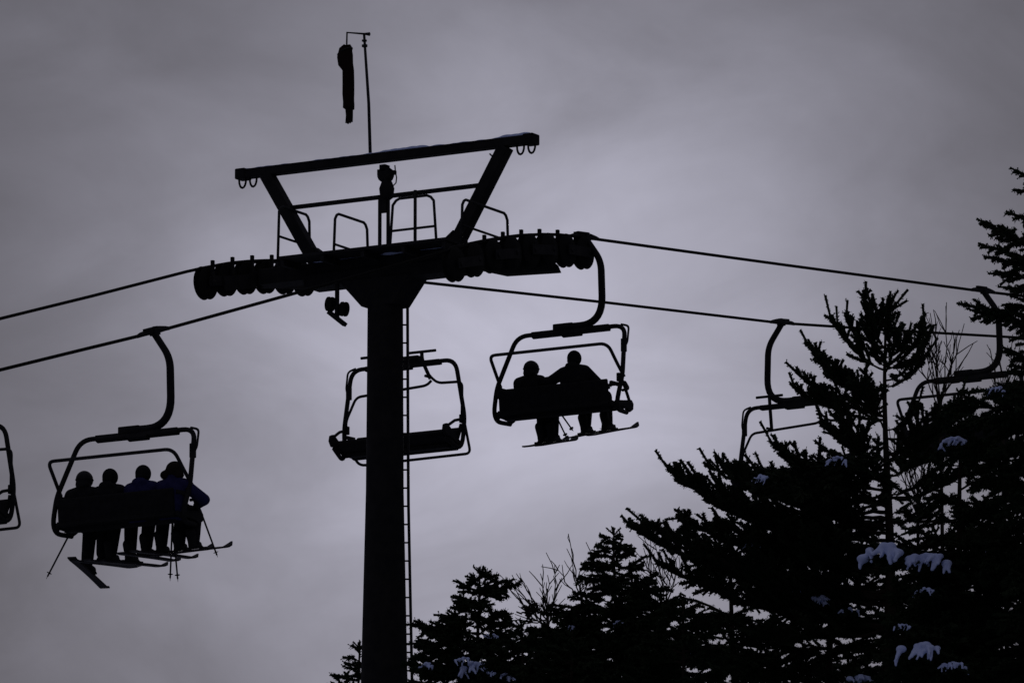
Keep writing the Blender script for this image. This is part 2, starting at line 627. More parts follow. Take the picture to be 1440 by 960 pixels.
    def pole_r(z):
        h = z - zg
        return float(np.interp(h, [0, D - 6.2, D - 3.4, D - .1], [.50, .345, .282, .262]))
    a = LINE                                   # ladder faces sideways, along the world x axis
    ex = Vector((math.cos(a), math.sin(a), 0))   # world x in tower frame
    ey = Vector((-math.sin(a), math.cos(a), 0))
    stand = .065

    def L(z, side):
        b = ex * (pole_r(z) + stand) if True else ex
        return Vector((0, 0, z + D)) + b + ey * side
    rail_z = np.linspace(zg + .4, -.45, 14)
    ladder = None
    for s in (-.02, .36):
        m = MB().tube([L(z, s) for z in rail_z], .021, 7)
        o = m.build('ladder_rail', 'galv', t, True)
        ladder = ladder or o
    for z in zs:
        MB().tube([L(z, -.02), L(z, .36)], .013, 6).build('ladder_rung', 'galv', ladder, True)
        # stand-off to the pole
        MB().tube([L(z, -.02), L(z, -.02) - ex * (stand + .04)], .013, 6).build('ladder_bracket', 'galv', ladder, True)
    # mast with a swivel arm for the windsock
    m = MB()
    m.tube([P(-.27, 0, zt + .1), P(-.30, 0, zt + .9), P(-.385, 0, zt + 1.97)], [.026, .024, .020], 8)
    m.box(P(-.375, 0, zt + 1.79), (.07, .05, .04))
    m.box(P(-.38, 0, zt + 1.87), (.06, .05, .03))
    mast = m.build('mast', 'galv', t, True)
    MB().tube([P(-.29, 0, zt + 1.96), P(-.385, 0, zt + 1.975), P(-.685, 0, zt + 2.03), P(-.69, 0, zt + 1.85)], [.030, .016, .016, .013], 7).build('swivel_arm', 'galv', mast, True)
    # snow left lying on the catwalk and the gantry beam
    s = MB()
    for i, x in enumerate(np.linspace(-1.0, .95, 9)):
        s.ball(P(x, random.uniform(-.15, .1), .19), (.26, random.uniform(.28, .36), random.uniform(.04, .075)), 12, 6)
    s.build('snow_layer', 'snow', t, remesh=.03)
    s = MB()
    for x in np.linspace(-2.5, 2.4, 34):
        hgt = random.uniform(.012, .032)
        if -.1 < x < .7:
            hgt += .028
        if x > 2.1:
            hgt += .030
        s.ball(P(x, 0, zt + .105), (.16, .085, hgt), 10, 6)
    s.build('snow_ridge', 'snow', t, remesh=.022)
    return t, P, zt


tower, TP, ZT = make_tower()


# ------------------------------------------------------------------ windsock hanging limp from the mast
def make_windsock():
    top = lift(0, -.69, ZT + 1.86)
    w = empty('windsock', top, ROTZ)
    tag(w, 'limp dark cloth windsock hanging from the mast above the tower', 'windsock')
    m = MB()
    rings = [(0, -.03, .05), (-.03, -.08, .10), (-.04, -.20, .125), (-.02, -.32, .115), (.03, -.40, .090), (.04, -.60, .088), (.045, -.80, .090),
             (.05, -.95, .088), (.05, -1.00, .085), (.05, -1.01, .055), (.05, -1.10, .052), (.045, -1.20, .055), (.05, -1.22, .03)]
    n = 18
    vs, fs = [], []
    for k, (x, z, r) in enumerate(rings):
        for j in range(n):
            a = 2 * math.pi * j / n
            rr = r * (1 + .16 * math.sin(3 * a + k * .5) + .08 * math.sin(7 * a + k))
            vs.append((x + rr * math.cos(a), rr * .8 * math.sin(a), z + .02 * math.sin(2 * a + k)))
    for k in range(len(rings) - 1):
        for j in range(n):
            fs.append((k * n + j, k * n + (j + 1) % n, (k + 1) * n + (j + 1) % n, (k + 1) * n + j))
    fs.append(tuple(range(n)))
    fs.append(tuple((len(rings) - 1) * n + j for j in range(n - 1, -1, -1)))
    m.add(vs, fs).build('sock', 'sock', w, True)
    pts = [(-.03 + .115 * math.cos(a), .09 * math.sin(a), -.12 + .05 * math.cos(a)) for a in np.linspace(0, 2 * math.pi, 17)]
    MB().tube(pts, .012, 6).build('hoop', 'galv', w, True)
    MB().tube([(0, 0, .02), (0, 0, -.10)], .010, 6).build('cord', 'rope', w, True)


make_windsock()

# ------------------------------------------------------------------ chairs
XC = -.25                                     # chair middle sits a little inside of the rope
ZB = -1.40                                    # bail bar below the rope


def arc_path(pts, k=5):
    """rounds the corners of a polyline given as (point, radius)"""
    out = []
    P_ = [Vector(p) for p, r in pts]
    for i, (p, r) in enumerate(pts):
        p = Vector(p)
        if i in (0, len(pts) - 1) or r == 0:
            out.append(p)
            continue
        a, b = (P_[i - 1] - p), (P_[i + 1] - p)
        a, b = p + a.normalized() * min(r, a.length * .49), p + b.normalized() * min(r, b.length * .49)
        for j in range(k + 1):
            s = j / k
            out.append(a * (1 - s) ** 2 + p * 2 * s * (1 - s) + b * s * s)
    return out


def make_chair(kind):
    tilt = R(19) if kind == 'loaded' else R(-2)
    ct, st = math.cos(tilt), math.sin(tilt)

    def T(p):                                 # swing of the chair about its pivot under the hanger
        x, y, z = p
        return Vector((x + XC, y * ct + z * st, z * ct - y * st + ZB))

    root = empty('chairlift_chair', (0, 0, 0))
    g = MB()
    g.tube([(0, -.44, 0), (0, -.34, .012), (0, -.12, .02), (0, .02, .03), (0, .18, .02), (0, .32, .012), (0, .42, 0)], [.026, .036, .040, .054, .048, .036, .026], 10)
    g.box((.02, .0, .0), (.10, .14, .09))
    g.box((.02, -.10, .062), (.05, .34, .035))
    g.build('grip', 'steel', root, bevel=.01)
    arm = arc_path([((0, 0, 0), 0), ((.27, 0, -.38), .16), ((.30, 0, -1.34), .42), ((-.52, 0, -1.335), 0)], 9)
    n = len(arm)
    ha = MB().tube(arm, [.049 + .010 * i / n for i in range(n)], 10).build('hanger_arm', 'steel', root, True)
    MB().box((-.37, 0, -1.33), (.34, .11, .105)).build('hanger_sleeve', 'steel', ha, bevel=.015)
    # bail
    half = [((0, 0, 0), 0), ((.93, 0, 0), .19), ((1.08, -.06, -.90), .12), ((1.05, -.05, -1.46), .30), ((1.0, .36, -1.30), 0)]
    hp = arc_path(half, 7)
    path = [(-p.x, p.y, p.z) for p in reversed(hp[1:])] + [tuple(p) for p in hp]
    bail = MB().tube(path, .035, 10).map(T).build('bail_frame', 'steel', root, True)
    bl = MB().box((0, 0, -.012), (1.34, .10, .082)).box((.02, 0, -.056), (.34, .11, .05))
    bl.map(T).build('bail_sleeve', 'steel', bail, bevel=.012)
    # backrest and seat
    MB().extrude([(-.10, -1.38), (-.25, -1.06), (-.22, -1.025), (-.19, -1.03), (-.03, -1.35)], -.93, .93).map(T).build('backrest', 'pad', root, bevel=.02)
    MB().extrude([(-.14, -1.41), (-.12, -1.33), (.30, -1.18), (.36, -1.18), (.38, -1.22), (.34, -1.27)], -.95, .95).map(T).build('seat', 'pad', root, bevel=.025)
    for s in (-1, 1):
        e = MB().extrude([(.02, -1.36), (.30, -1.27), (.40, -1.28), (.47, -1.20), (.45, -1.11), (.38, -1.08), (.16, -1.20), (-.02, -1.29)], s * .985, s * 1.045)
        e.map(T).build('seat_end', 'steel', root, bevel=.012)
        MB().tube([T((s * 1.06, -.04, -.94)), T((s * 1.03, .16, -1.0)), T((s * 1.02, .36, -1.12))], .024, 7).build('arm_support', 'steel', root, True)
        MB().box(T((s * 1.03, -.06, -.93)), (.06, .08, .13)).build('hinge_block', 'steel', root, bevel=.01)
        MB().bar(T((s * 1.05, -.02, -1.04)), T((s * .95, -.16, -1.06)), .05, .06, (0, 0, 1)).build('back_bracket', 'steel', root)
        MB().bar(T((s * 1.04, .04, -1.36)), T((s * .94, -.06, -1.33)), .06, .06, (0, 0, 1)).build('back_bracket', 'steel', root)
    MB().box(T((0, .08, -1.37)), (1.8, .12, .06)).build('seat_beam', 'steel', root)
    # handle clip at one upper corner of the bail
    cl = arc_path([((.86, 0, .02), 0), ((1.0, 0, -.02), .06), ((1.025, 0, -.30), .05), ((.99, -.02, -.42), 0)], 4)
    ck = MB().tube(cl, .018, 6).map(T).build('latch_loop', 'galv', bail, True)
    MB().box(T((.985, -.02, -.36)), (.07, .08, .20)).build('latch', 'steel', bail, bevel=.01)
    tr = .022
    if kind == 'loaded':
        # guard loop behind the heads, and the lap bar in front of the riders
        def B(x, y, z):
            return (x + XC, y, z + ZB)
        pth = arc_path([(B(-1.03, -.34, -.80), 0), (B(-1.03, -.66, -.39), .10), (B(1.0, -.66, -.39), .14), (B(1.03, -.42, -.66), .12), (B(1.07, -.28, -.84), 0)], 6)
        MB().tube(pth, tr + .004, 8).build('guard_loop', 'galv', root, True)
        pth = arc_path([(B(-1.05, -.30, -.84), 0), (B(-1.08, .04, -.82), .08), (B(-.95, .12, -.86), .08), (B(.85, .12, -.86), .08), (B(.98, -.10, -.88), .06), (B(1.06, -.12, -1.0), .05), (B(1.03, -.26, -1.04), 0)], 5)
        MB().tube(pth, tr, 8).build('lap_bar', 'galv', root, True)
    else:
        def B(x, y, z):
            return T((x, y, z))
        # lap bar swung up in two halves, each with a T-shaped foot peg above the bail
        for s, pts in ((1, [(1.02, -.02, -.92), (1.00, .02, -.80), (.80, .06, -.45), (-.46, .06, -.38), (-.52, .02, -.30)]),
                       (-1, [(-1.03, -.06, -.90), (-1.06, .0, -.36), (-.66, .06, -.36), (-.54, .06, -.26), (-.50, .04, -.22)])):
            pth = arc_path([(B(*p), .09) for p in pts], 5)
            lb = MB().tube(pth, tr, 8).build('lap_bar', 'galv', root, True)
            xs = .42 if s > 0 else -.42
            lo = (.42, .06, -.44) if s > 0 else (-.52, .05, -.28)
            stem = arc_path([(B(xs, .16, .13), 0), (B(xs, .14, .0), .1), (B(*lo), 0)], 4)
            st_ = MB().tube(stem, [.030] * len(stem), 8).build('foot_peg_stem', 'steel', root, True)
            MB().tube([B(xs - .25, .16, .135), B(xs + .25, .16, .135)], .023, 8).build('foot_peg', 'steel', st_, True)
            MB().tube([B(lo[0], lo[1], lo[2] + .03), B(lo[0] + .10, lo[1], lo[2] + .06)], .022, 6).build('peg_stop', 'steel', st_, True)
        pth = arc_path([(B(-1.03, -.14, -.96), 0), (B(-1.08, -.26, -1.44), .09), (B(.92, -.26, -1.46), .12), (B(.95, -.12, -1.30), 0)], 5)
        MB().tube(pth, tr, 8).build('guard_loop', 'galv', root, True)
    return root


chair_loaded = make_chair('loaded')
chair_empty = make_chair('empty')

loaded_u = [on_line(216, 468, GAUGE)[0], on_line(823, 333, GAUGE)[0], on_line(1383, 408, GAUGE)[0]]
empty_u = [on_line(-90, 468, -GAUGE)[0], on_line(548, 398, -GAUGE)[0], on_line(1100, 454, -GAUGE)[0]]
labels_loaded = ['dark quad chair with four skiers seated on it', 'dark quad chair with two skiers seated, hanging beside the tower top',
                 'quad chair half hidden by the spruce branches, arm curving over the pine tree']
labels_empty = ['unoccupied quad chair farthest along the rope from the trees, past the four skiers',
                'unoccupied quad chair partly hidden behind the tower pole', 'unoccupied quad chair hanging against the big pine tree, foot pegs raised']
chairs = []
for i, u in enumerate(loaded_u):
    c = chair_loaded if i == 0 else copy_tree(chair_loaded)
    c.location = lift(u, GAUGE, rope_z(prof_loaded, u))
    c.rotation_euler = (0, 0, ROTZ)
    tag(c, labels_loaded[i], 'chairlift chair', 'chairs of the chairlift')
    chairs.append(c)
for i, u in enumerate(empty_u):
    c = chair_empty if i == 0 else copy_tree(chair_empty)
    c.location = lift(u, -GAUGE, rope_z(prof_empty, u))
    c.rotation_euler = (0, 0, ROTZ + math.pi)
    tag(c, labels_empty[i], 'chairlift chair', 'chairs of the chairlift')
    chairs.append(c)
for c in chairs:                               # tilt each grip to its rope
    loaded = chairs.index(c) < 3
    u = (Vector(c.location) - O).dot(U)
    sl = rope_slope(prof_loaded if loaded else prof_empty, u)
    for ch in bpy.data.objects:
        if ch.parent == c and ch.name.startswith('grip'):
            ch.rotation_euler = (sl if loaded else -sl, 0, 0)


# ------------------------------------------------------------------ skiers
def chain(m, pts, rads, n=12):
    pts = [Vector(p) for p in pts]
    for (a, b), (ra, rb) in zip(zip(pts[:-1], pts[1:]), zip(rads[:-1], rads[1:])):
        m.tube([a, b], [ra, rb], n)
    for p, r in zip(pts, rads):
        m.ball(p, r, 12, 8)


def person(chair, x, label, jacket='black_cloth', head='helmet', lean=.0, side=0.0, feet=(( -.11, .02, -1.60), (.13, .02, -1.60)),
           elbows=((-.30, -.22, -.98), (.30, -.22, -.98)), hands=((-.16, .05, -.92), (.16, .05, -.92)), scale=1.0, head_turn=0.0, drop=0.0):
    """a seated skier; coordinates relative to the chair pivot (x across, y forward, z up)"""
    base = Vector(chair.location) + Matrix.Rotation(ROTZ, 3, 'Z') @ Vector((XC + x, 0, ZB - drop))
    root = empty('person', base, ROTZ)
    tag(root, label, 'person', 'skiers riding the chairlift')
    hip = Vector((0, -.36, -1.09))
    chest = Vector((side * .5, -.40 + lean * .5, -.84))
    neck = Vector((side, -.40 + lean, -.69))
    headc = Vector((side * 1.25, -.37 + lean * 1.2, -.565))
    sh = [Vector((side - .185, -.40 + lean, -.75)), Vector((side + .185, -.40 + lean, -.75))]
    if head == 'hat':
        headc.z += .01

    def torso(m, e):
        for s in (-1, 1):
            chain(m, [hip + Vector((s * .085, 0, 0)), chest + Vector((s * .09, 0, -.06)), sh[(s + 1) // 2] + Vector((-s * .04, 0, -.02))], [.135 + e, .125 + e, .085 + e])
        m.ball(hip + Vector((0, .02, -.01)), (.19 + e, .15 + e, .13 + e))
        m.ball(chest, (.19 + e, .14 + e, .17 + e))
        chain(m, [chest, neck], [.12 + e, .07 + e])

    def arms(m, e, hand=True):
        for k in (0, 1):
            s, el, ha = sh[k], Vector(elbows[k]), Vector(hands[k])
            wrist = el.lerp(ha, .88)
            chain(m, [s, el, wrist], [.070 + e, .056 + e, .042 + e])

    def legs(m, e, boots=True):
        for k in (0, 1):
            s = -1 if k == 0 else 1
            f = Vector(feet[k])
            knee = Vector((hip.x + s * .09 + (f.x - s * .09) * .75, .05 + f.y * .5, -1.07 - max(0, -1.60 - f.z) * .5))
            chain(m, [hip + Vector((s * .09, .04, -.01)), knee, f + Vector((0, -.02, .12))], [.100 + e, .075 + e, .060 + e])
    # body
    b = MB()
    torso(b, -.03)
    arms(b, -.022)
    legs(b, -.022)
    chain(b, [neck, headc - Vector((0, 0, .06))], [.055, .055])
    b.ball(headc, (.078, .098, .112), 14, 10)
    b.ball(headc + Vector((0, .10, -.01)), (.014, .02, .022), 8, 6)      # nose
    b.ball(headc + Vector((0, .085, -.075)), (.035, .025, .02), 8, 6)    # chin
    for s in (-1, 1):
        b.ball(headc + Vector((s * .08, 0, -.005)), (.012, .025, .032), 8, 6)
    b.build('body', 'skin', root, remesh=.014)
    # clothing
    j = MB()
    torso(j, .020)
    arms(j, .024)
    for q in sh:                                              # sloping shoulders
        chain(j, [neck + Vector((0, 0, .0)), q + Vector((0, 0, .01))], [.075, .085])
    chain(j, [chest, neck, neck + Vector((0, 0, .05))], [.14, .095, .078])
    if head in ('hood', 'beanie'):
        j.ball(neck + Vector((0, -.07, .02)), (.12, .07, .07))
    j.build('jacket', jacket, root, remesh=.016)
    tm = MB()
    legs(tm, .026)
    tm.ball(hip + Vector((0, .03, -.03)), (.20, .16, .12))
    tm.build('trousers', 'black_cloth', root, remesh=.016)
    # head gear
    hg = MB()
    if head == 'helmet':
        hg.ball(headc + Vector((0, -.012, .022)), (.118, .138, .128), 16, 12)
        hg.ball(headc + Vector((0, -.06, -.05)), (.108, .085, .075), 14, 10)
        hg.build('helmet', 'helmet', root, remesh=.014)
        MB().tube([headc + Vector((.117 * math.cos(a), -.012 + .137 * math.sin(a), .02)) for a in np.linspace(0, 2 * math.pi, 21)], .007, 6).build('goggle_strap', 'black_cloth', root, True)
    elif head == 'beanie':
        hg.ball(headc + Vector((0, -.012, .028)), (.108, .124, .122), 16, 12)
        hg.ball(headc + Vector((0, -.02, -.02)), (.106, .118, .05), 14, 8)
        hg.build('beanie', 'black_cloth', root, remesh=.014)
    elif head == 'hood':
        hg.ball(headc + Vector((0, -.03, .012)), (.120, .130, .135), 16, 12)
        hg.ball(headc + Vector((0, -.05, -.08)), (.125, .11, .09), 14, 10)
        hg.build('hood', jacket, root, remesh=.014)
    else:                                                     # fur hat with ear flaps standing out
        hg.ball(headc + Vector((0.01, -.012, .035)), (.128, .130, .118), 16, 12)
        hg.ball(headc + Vector((-.115, -.04, -.035)), (.085, .085, .070), 12, 8)
        hg.ball(headc + Vector((.10, -.03, -.05)), (.060, .075, .055), 12, 8)
        hg.build('fur_hat', 'fur', root, remesh=.016)
    # gloves with five fingers each
    for k in (0, 1):
        el, ha = Vector(elbows[k]), Vector(hands[k])
        d = (ha - el).normalized()
        sd = d.cross(Vector((0, 0, 1)))
        sd = sd.normalized() if sd.length > .1 else Vector((1, 0, 0))
        upv = sd.cross(d)
        s = -1 if k == 0 else 1
        gm = MB()
        w = el.lerp(ha, .86)
        chain(gm, [w, w + d * .045], [.046, .042])
        palm = w + d * .085
        gm.ball(palm, .043, 10, 8)
        gm.ball(palm + sd * .02, .036, 10, 8)
        gm.ball(palm - sd * .02, .036, 10, 8)
        for q, (off, ln) in enumerate(((-.033, .055), (-.011, .068), (.011, .064), (.033, .05))):
            a = palm + sd * off + d * .03
            b1 = a + d * ln * .6 - upv * .008
            c1 = b1 + d * ln * .35 - upv * .03
            gm.tube([a, b1, c1], [.0125, .012, .010], 7)
            gm.ball(c1, .010, 7, 5)
        th = palm - sd * (.035 * s) * -1
        gm.tube([th, th + sd * (.028 * s) + d * .025, th + sd * (.03 * s) + d * .055 - upv * .012], [.014, .013, .011], 7)
        gm.build('glove', 'black_cloth', root, remesh=.008)
    # boots
    for k in (0, 1):
        f = Vector(feet[k])
        pitch = person.pitch
        bm_ = MB()
        d = Vector((0, math.cos(pitch), math.sin(pitch)))
        up = Vector((0, -math.sin(pitch), math.cos(pitch)))
        chain(bm_, [f + up * .24 - d * .06, f + up * .10 - d * .03, f + up * .055 - d * .05], [.075, .068, .058])
        chain(bm_, [f + up * .06 - d * .05, f + up * .055 + d * .12], [.06, .048])
        bm_.bar(f - d * .12 + up * .015, f + d * .19 + up * .015, .085, .03, (1, 0, 0))
        bm_.build('boot', 'boot', root, remesh=.014)
    return root, base


def ski(base, foot, pitch, label, length=1.62, yaw=0.0, back=.46, group='skis worn by the riders'):
    d = Vector((math.sin(yaw) * math.cos(pitch), math.cos(yaw) * math.cos(pitch), math.sin(pitch)))
    side = Vector((math.cos(yaw), -math.sin(yaw), 0))
    up = side.cross(d)
    f = Vector(foot) - up * .016
    m = MB()
    n = 22
    vs, fs = [], []
    for i in range(n + 1):
        s = i / n
        l = (s - back) * length
        w = .046 + .016 * (abs(s - .48) * 2) ** 2
        if s > .93:
            w *= math.sqrt(max(.05, 1 - ((s - .93) / .072) ** 2))
        lift_ = .065 * max(0, (s - .88) / .12) ** 2 + .012 * max(0, (.05 - s) / .05) + .010 * math.sin(math.pi * s)
        th = .020 + .012 * math.sin(math.pi * s)
        c = f + d * l + up * (lift_ - .012)
        for sx, sz in ((-1, -1), (1, -1), (1, 1), (-1, 1)):
            vs.append(c + side * (sx * w) + up * (sz * th / 2))
    for i in range(n):
        for j in range(4):
            a, b = i * 4 + j, i * 4 + (j + 1) % 4
            fs.append((a, b, b + 4, a + 4))
    fs += [(3, 2, 1, 0), (n * 4, n * 4 + 1, n * 4 + 2, n * 4 + 3)]
    root = empty('ski', base, ROTZ)
    root.location = Vector(base) + Matrix.Rotation(ROTZ, 3, 'Z') @ f
    m.add([v - f for v in vs], fs).build('board', 'ski', root)
    MB().bar(-d * .22 + up * .012, -d * .10 + up * .012, .07, .05, side).build('heel_binding', 'boot', root, bevel=.006)
    MB().bar(d * .14 + up * .012, d * .25 + up * .012, .065, .045, side).build('toe_binding', 'boot', root, bevel=.006)
    tag(root, label, 'ski', group)


def pole(base, a, b, label):
    a, b = Vector(a), Vector(b)
    root = empty('ski_pole', Vector(base) + Matrix.Rotation(ROTZ, 3, 'Z') @ a, ROTZ)
    tag(root, label, 'ski pole', 'ski poles held by the riders')
    d = (b - a)
    t = d.normalized()
    MB().tube([Vector((0, 0, 0)), d * .96], [.014, .012], 7).build('shaft', 'galv', root, True)
    MB().tube([-t * .02, t * .11], [.018, .016], 8).build('grip', 'rubber', root, True)
    MB().lathe(d * .91, t, [(-.006, .012), (-.004, .036), (.004, .036), (.008, .012)], 10).build('basket', 'rubber', root, True)
    MB().tube([d * .955, d], [.007, .002], 6).build('tip', 'steel', root, True)
    MB().tube([-t * .01, -t * .01 + Vector((.03, 0, -.05)), Vector((.05, 0, -.12)), Vector((.02, 0, -.12)), t * .03], .006, 5).build('strap', 'black_cloth', root, True)


SKIERS = [
    # chair index, x, label, jacket, head, lean, side, feet, elbows, hands, pitch, yaw, words
    dict(c=0, drop=.09, x=-.70, label='skier in black with a round helmet at one end of the bench of four', head='helmet', side=.06, lean=.02,
         feet=((-.10, .02, -1.74), (.12, .06, -1.63)), elbows=((-.32, -.25, -1.0), (.29, -.2, -1.0)), hands=((-.2, .02, -.94), (.15, .05, -.95)), pitch=R(-8), pitch2=R(4), yaw=(R(-14), R(3)), who='helmeted black-clad end skier'),
    dict(c=0, drop=.09, x=-.24, label='skier in black with a close beanie and bunched hood, second from the round-helmet end skier', head='beanie', side=.02, lean=.03,
         feet=((-.16, .0, -1.64), (.10, .08, -1.66)), elbows=((-.27, -.2, -.98), (.27, -.2, -.98)), hands=((-.14, .06, -.94), (.14, .06, -.94)), pitch=R(5), yaw=(R(-3), R(4)), who='beanie skier', jacket='black_cloth'),
    dict(c=0, drop=.09, x=.29, label='skier in a dark navy jacket with a smooth dark cap, beside the fur-hat skier', head='beanie', side=.03, lean=.02,
         feet=((-.13, .02, -1.60), (.10, .04, -1.58)), elbows=((-.29, -.22, -.98), (.28, -.22, -.98)), hands=((-.15, .05, -.94), (.15, .05, -.94)), pitch=R(4), yaw=(R(0), R(3)), who='navy-jacket skier', jacket='navy_cloth'),
    dict(c=0, drop=.09, x=.78, label='skier in navy jacket and bulky fur hat, one elbow out, on the bench of four', head='hat', side=.02, lean=.05,
         feet=((-.10, .04, -1.58), (.12, .06, -1.57)), elbows=((-.28, -.2, -.98), (.40, -.14, -.94)), hands=((-.12, .08, -.93), (.10, .16, -.94)), pitch=R(12), yaw=(R(0), R(6)), who='fur-hat skier', jacket='navy_cloth'),
    dict(c=1, x=-.53, label='smaller skier with a round helmet beside an outstretched arm on the bench of two', head='helmet', side=.04, lean=.02,
         feet=((.04, .02, -1.60), (.21, .04, -1.60)), elbows=((-.24, -.2, -.98), (.26, -.2, -.98)), hands=((-.10, .06, -.94), (.14, .06, -.94)), pitch=R(13), yaw=(R(0), R(-2)), ski=1.32, back=.42, who='smaller helmeted skier', drop=.05),
    dict(c=1, x=.30, label='larger skier in black with one arm stretched along the backrest, on the bench of two', head='beanie', side=-.02, lean=.0,
         feet=((-.06, .04, -1.60), (.30, .06, -1.59)), elbows=((-.40, -.44, -.86), (.34, -.25, -.96)), hands=((-.66, -.40, -.85), (.28, .02, -.92)), pitch=R(14), yaw=(R(0), R(2)), ski=1.45, back=.38, who='larger black-clad skier', drop=-.03),
]
for s in SKIERS:
    person.pitch = s['pitch']
    root, base = person(chairs[s['c']], s['x'], s['label'], s.get('jacket', 'black_cloth'), s['head'], s['lean'], s['side'], s['feet'], s['elbows'], s['hands'], drop=s.get('drop', 0))
    for k, word in ((0, 'left'), (1, 'right')):
        ski(base, s['feet'][k], s.get('pitch2', s['pitch']) if k else s['pitch'], f"dark ski on the {word} boot of the {s['who']}", yaw=s['yaw'][k], length=s.get('ski', 1.55), back=s.get('back', .45))
    s['base'] = base

b0 = SKIERS[0]['base']
pole(b0, (-.02, -.30, -.98), (-.56, -.32, -1.86), 'ski pole slanting down and outward under the end of the bench of four')
b2 = SKIERS[2]['base']
pole(b2, (.26, .06, -.92), (.22, .06, -1.98), 'straight ski pole hanging between the navy skier and the fur-hat skier')
pole(b2, (.20, .10, -.92), (.31, .12, -1.99), 'slightly slanted ski pole crossing the straight one below the bench of four')
b3 = SKIERS[3]['base']
pole(b3, (.14, .08, -.90), (.32, .34, -1.66), 'ski pole whose tip shows below the boots of the fur-hat skier')
b4 = SKIERS[4]['base']
pole(b4, (.14, .06, -.94), (.56, .02, -1.48), 'upper of two ski poles poking out below the bench of two')
pole(b4, (.12, .02, -.94), (.47, -.02, -1.58), 'lower of two ski poles poking out below the bench of two')
b5 = SKIERS[5]['base']
pole(b5, (.30, .0, -.84), (.17, .10, -1.62), 'ski pole hanging beside the legs of the larger skier on the bench of two')


# ------------------------------------------------------------------ trees
def bezier(a, b, c, n):
    t = np.linspace(0, 1, n)[:, None]
    return (1 - t) ** 2 * a + 2 * t * (1 - t) * b + t * t * c


class Foliage:
    """collects twig segments, then clothes them in needle blades"""

    def __init__(self):
        self.a, self.b, self.r = [], [], []
        self.wood = MB()

    def seg(self, a, b, r):
        self.a.append(a)
        self.b.append(b)
        self.r.append(r)

    def needles(self, density, width, seed, core=.40):
        g = np.random.default_rng(seed)
        a, b, r = np.array(self.a), np.array(self.b), np.array(self.r)
        ln = np.linalg.norm(b - a, axis=1)
        cnt = np.maximum(3, (ln * density * g.uniform(.8, 1.2, len(ln))).astype(int))
        idx = np.repeat(np.arange(len(a)), cnt)
        t = g.random(len(idx))[:, None]
        ax = (b - a) / np.maximum(ln, 1e-6)[:, None]
        p = a[idx] + (b - a)[idx] * t
        rnd = g.normal(size=(len(idx), 3))
        axi = ax[idx]
        rad = rnd - axi * np.sum(rnd * axi, axis=1)[:, None]
        rad /= np.maximum(np.linalg.norm(rad, axis=1), 1e-6)[:, None]
        d = rad * g.uniform(.5, .9, (len(idx), 1)) + axi * g.uniform(.35, 1.0, (len(idx), 1))
        d /= np.linalg.norm(d, axis=1)[:, None]
        L = (r[idx] * g.uniform(.75, 1.1, len(idx)))[:, None]
        sd = np.cross(d, g.normal(size=(len(idx), 3)))
        sd /= np.maximum(np.linalg.norm(sd, axis=1), 1e-6)[:, None]
        w = width * g.uniform(.7, 1.3, (len(idx), 1))
        w_in = np.where(g.random((len(idx), 1)) < .5, 1.0, 0.0)
        q = p + d * L
        tris = np.stack([p - sd * w * .5 * w_in + (q - p) * 0, np.where(w_in > 0, p + sd * w * .5, q - sd * w * .5), np.where(w_in > 0, q, q + sd * w * .5)], axis=1)
        # the tightly packed inner needles of every twig: a slim three-sided core with a blunt end
        ref = np.where(np.abs(ax[:, 2:3]) < .8, np.array([[0, 0, 1.0]]), np.array([[1.0, 0, 0]]))
        n1 = np.cross(ax, ref)
        n1 /= np.maximum(np.linalg.norm(n1, axis=1), 1e-6)[:, None]
        n2 = np.cross(ax, n1)
        cr = (r * core)[:, None]
        ph = g.uniform(0, 2.1, len(a))[:, None]
        ring = [n1 * np.cos(ph + k * 2.0944) + n2 * np.sin(ph + k * 2.0944) for k in range(3)]
        b_ = b + ax * cr * .4
        parts = [tris]
        for k in range(3):
            u0, u1 = ring[k] * cr, ring[(k + 1) % 3] * cr
            parts.append(np.stack([a + u0 * .8, a + u1 * .8, b_ + u1], axis=1))
            parts.append(np.stack([a + u0 * .8, b_ + u1, b_ + u0], axis=1))
        parts.append(np.stack([b_ + ring[0] * cr, b_ + ring[1] * cr, b_ + ring[2] * cr], axis=1))
        return np.concatenate(parts)


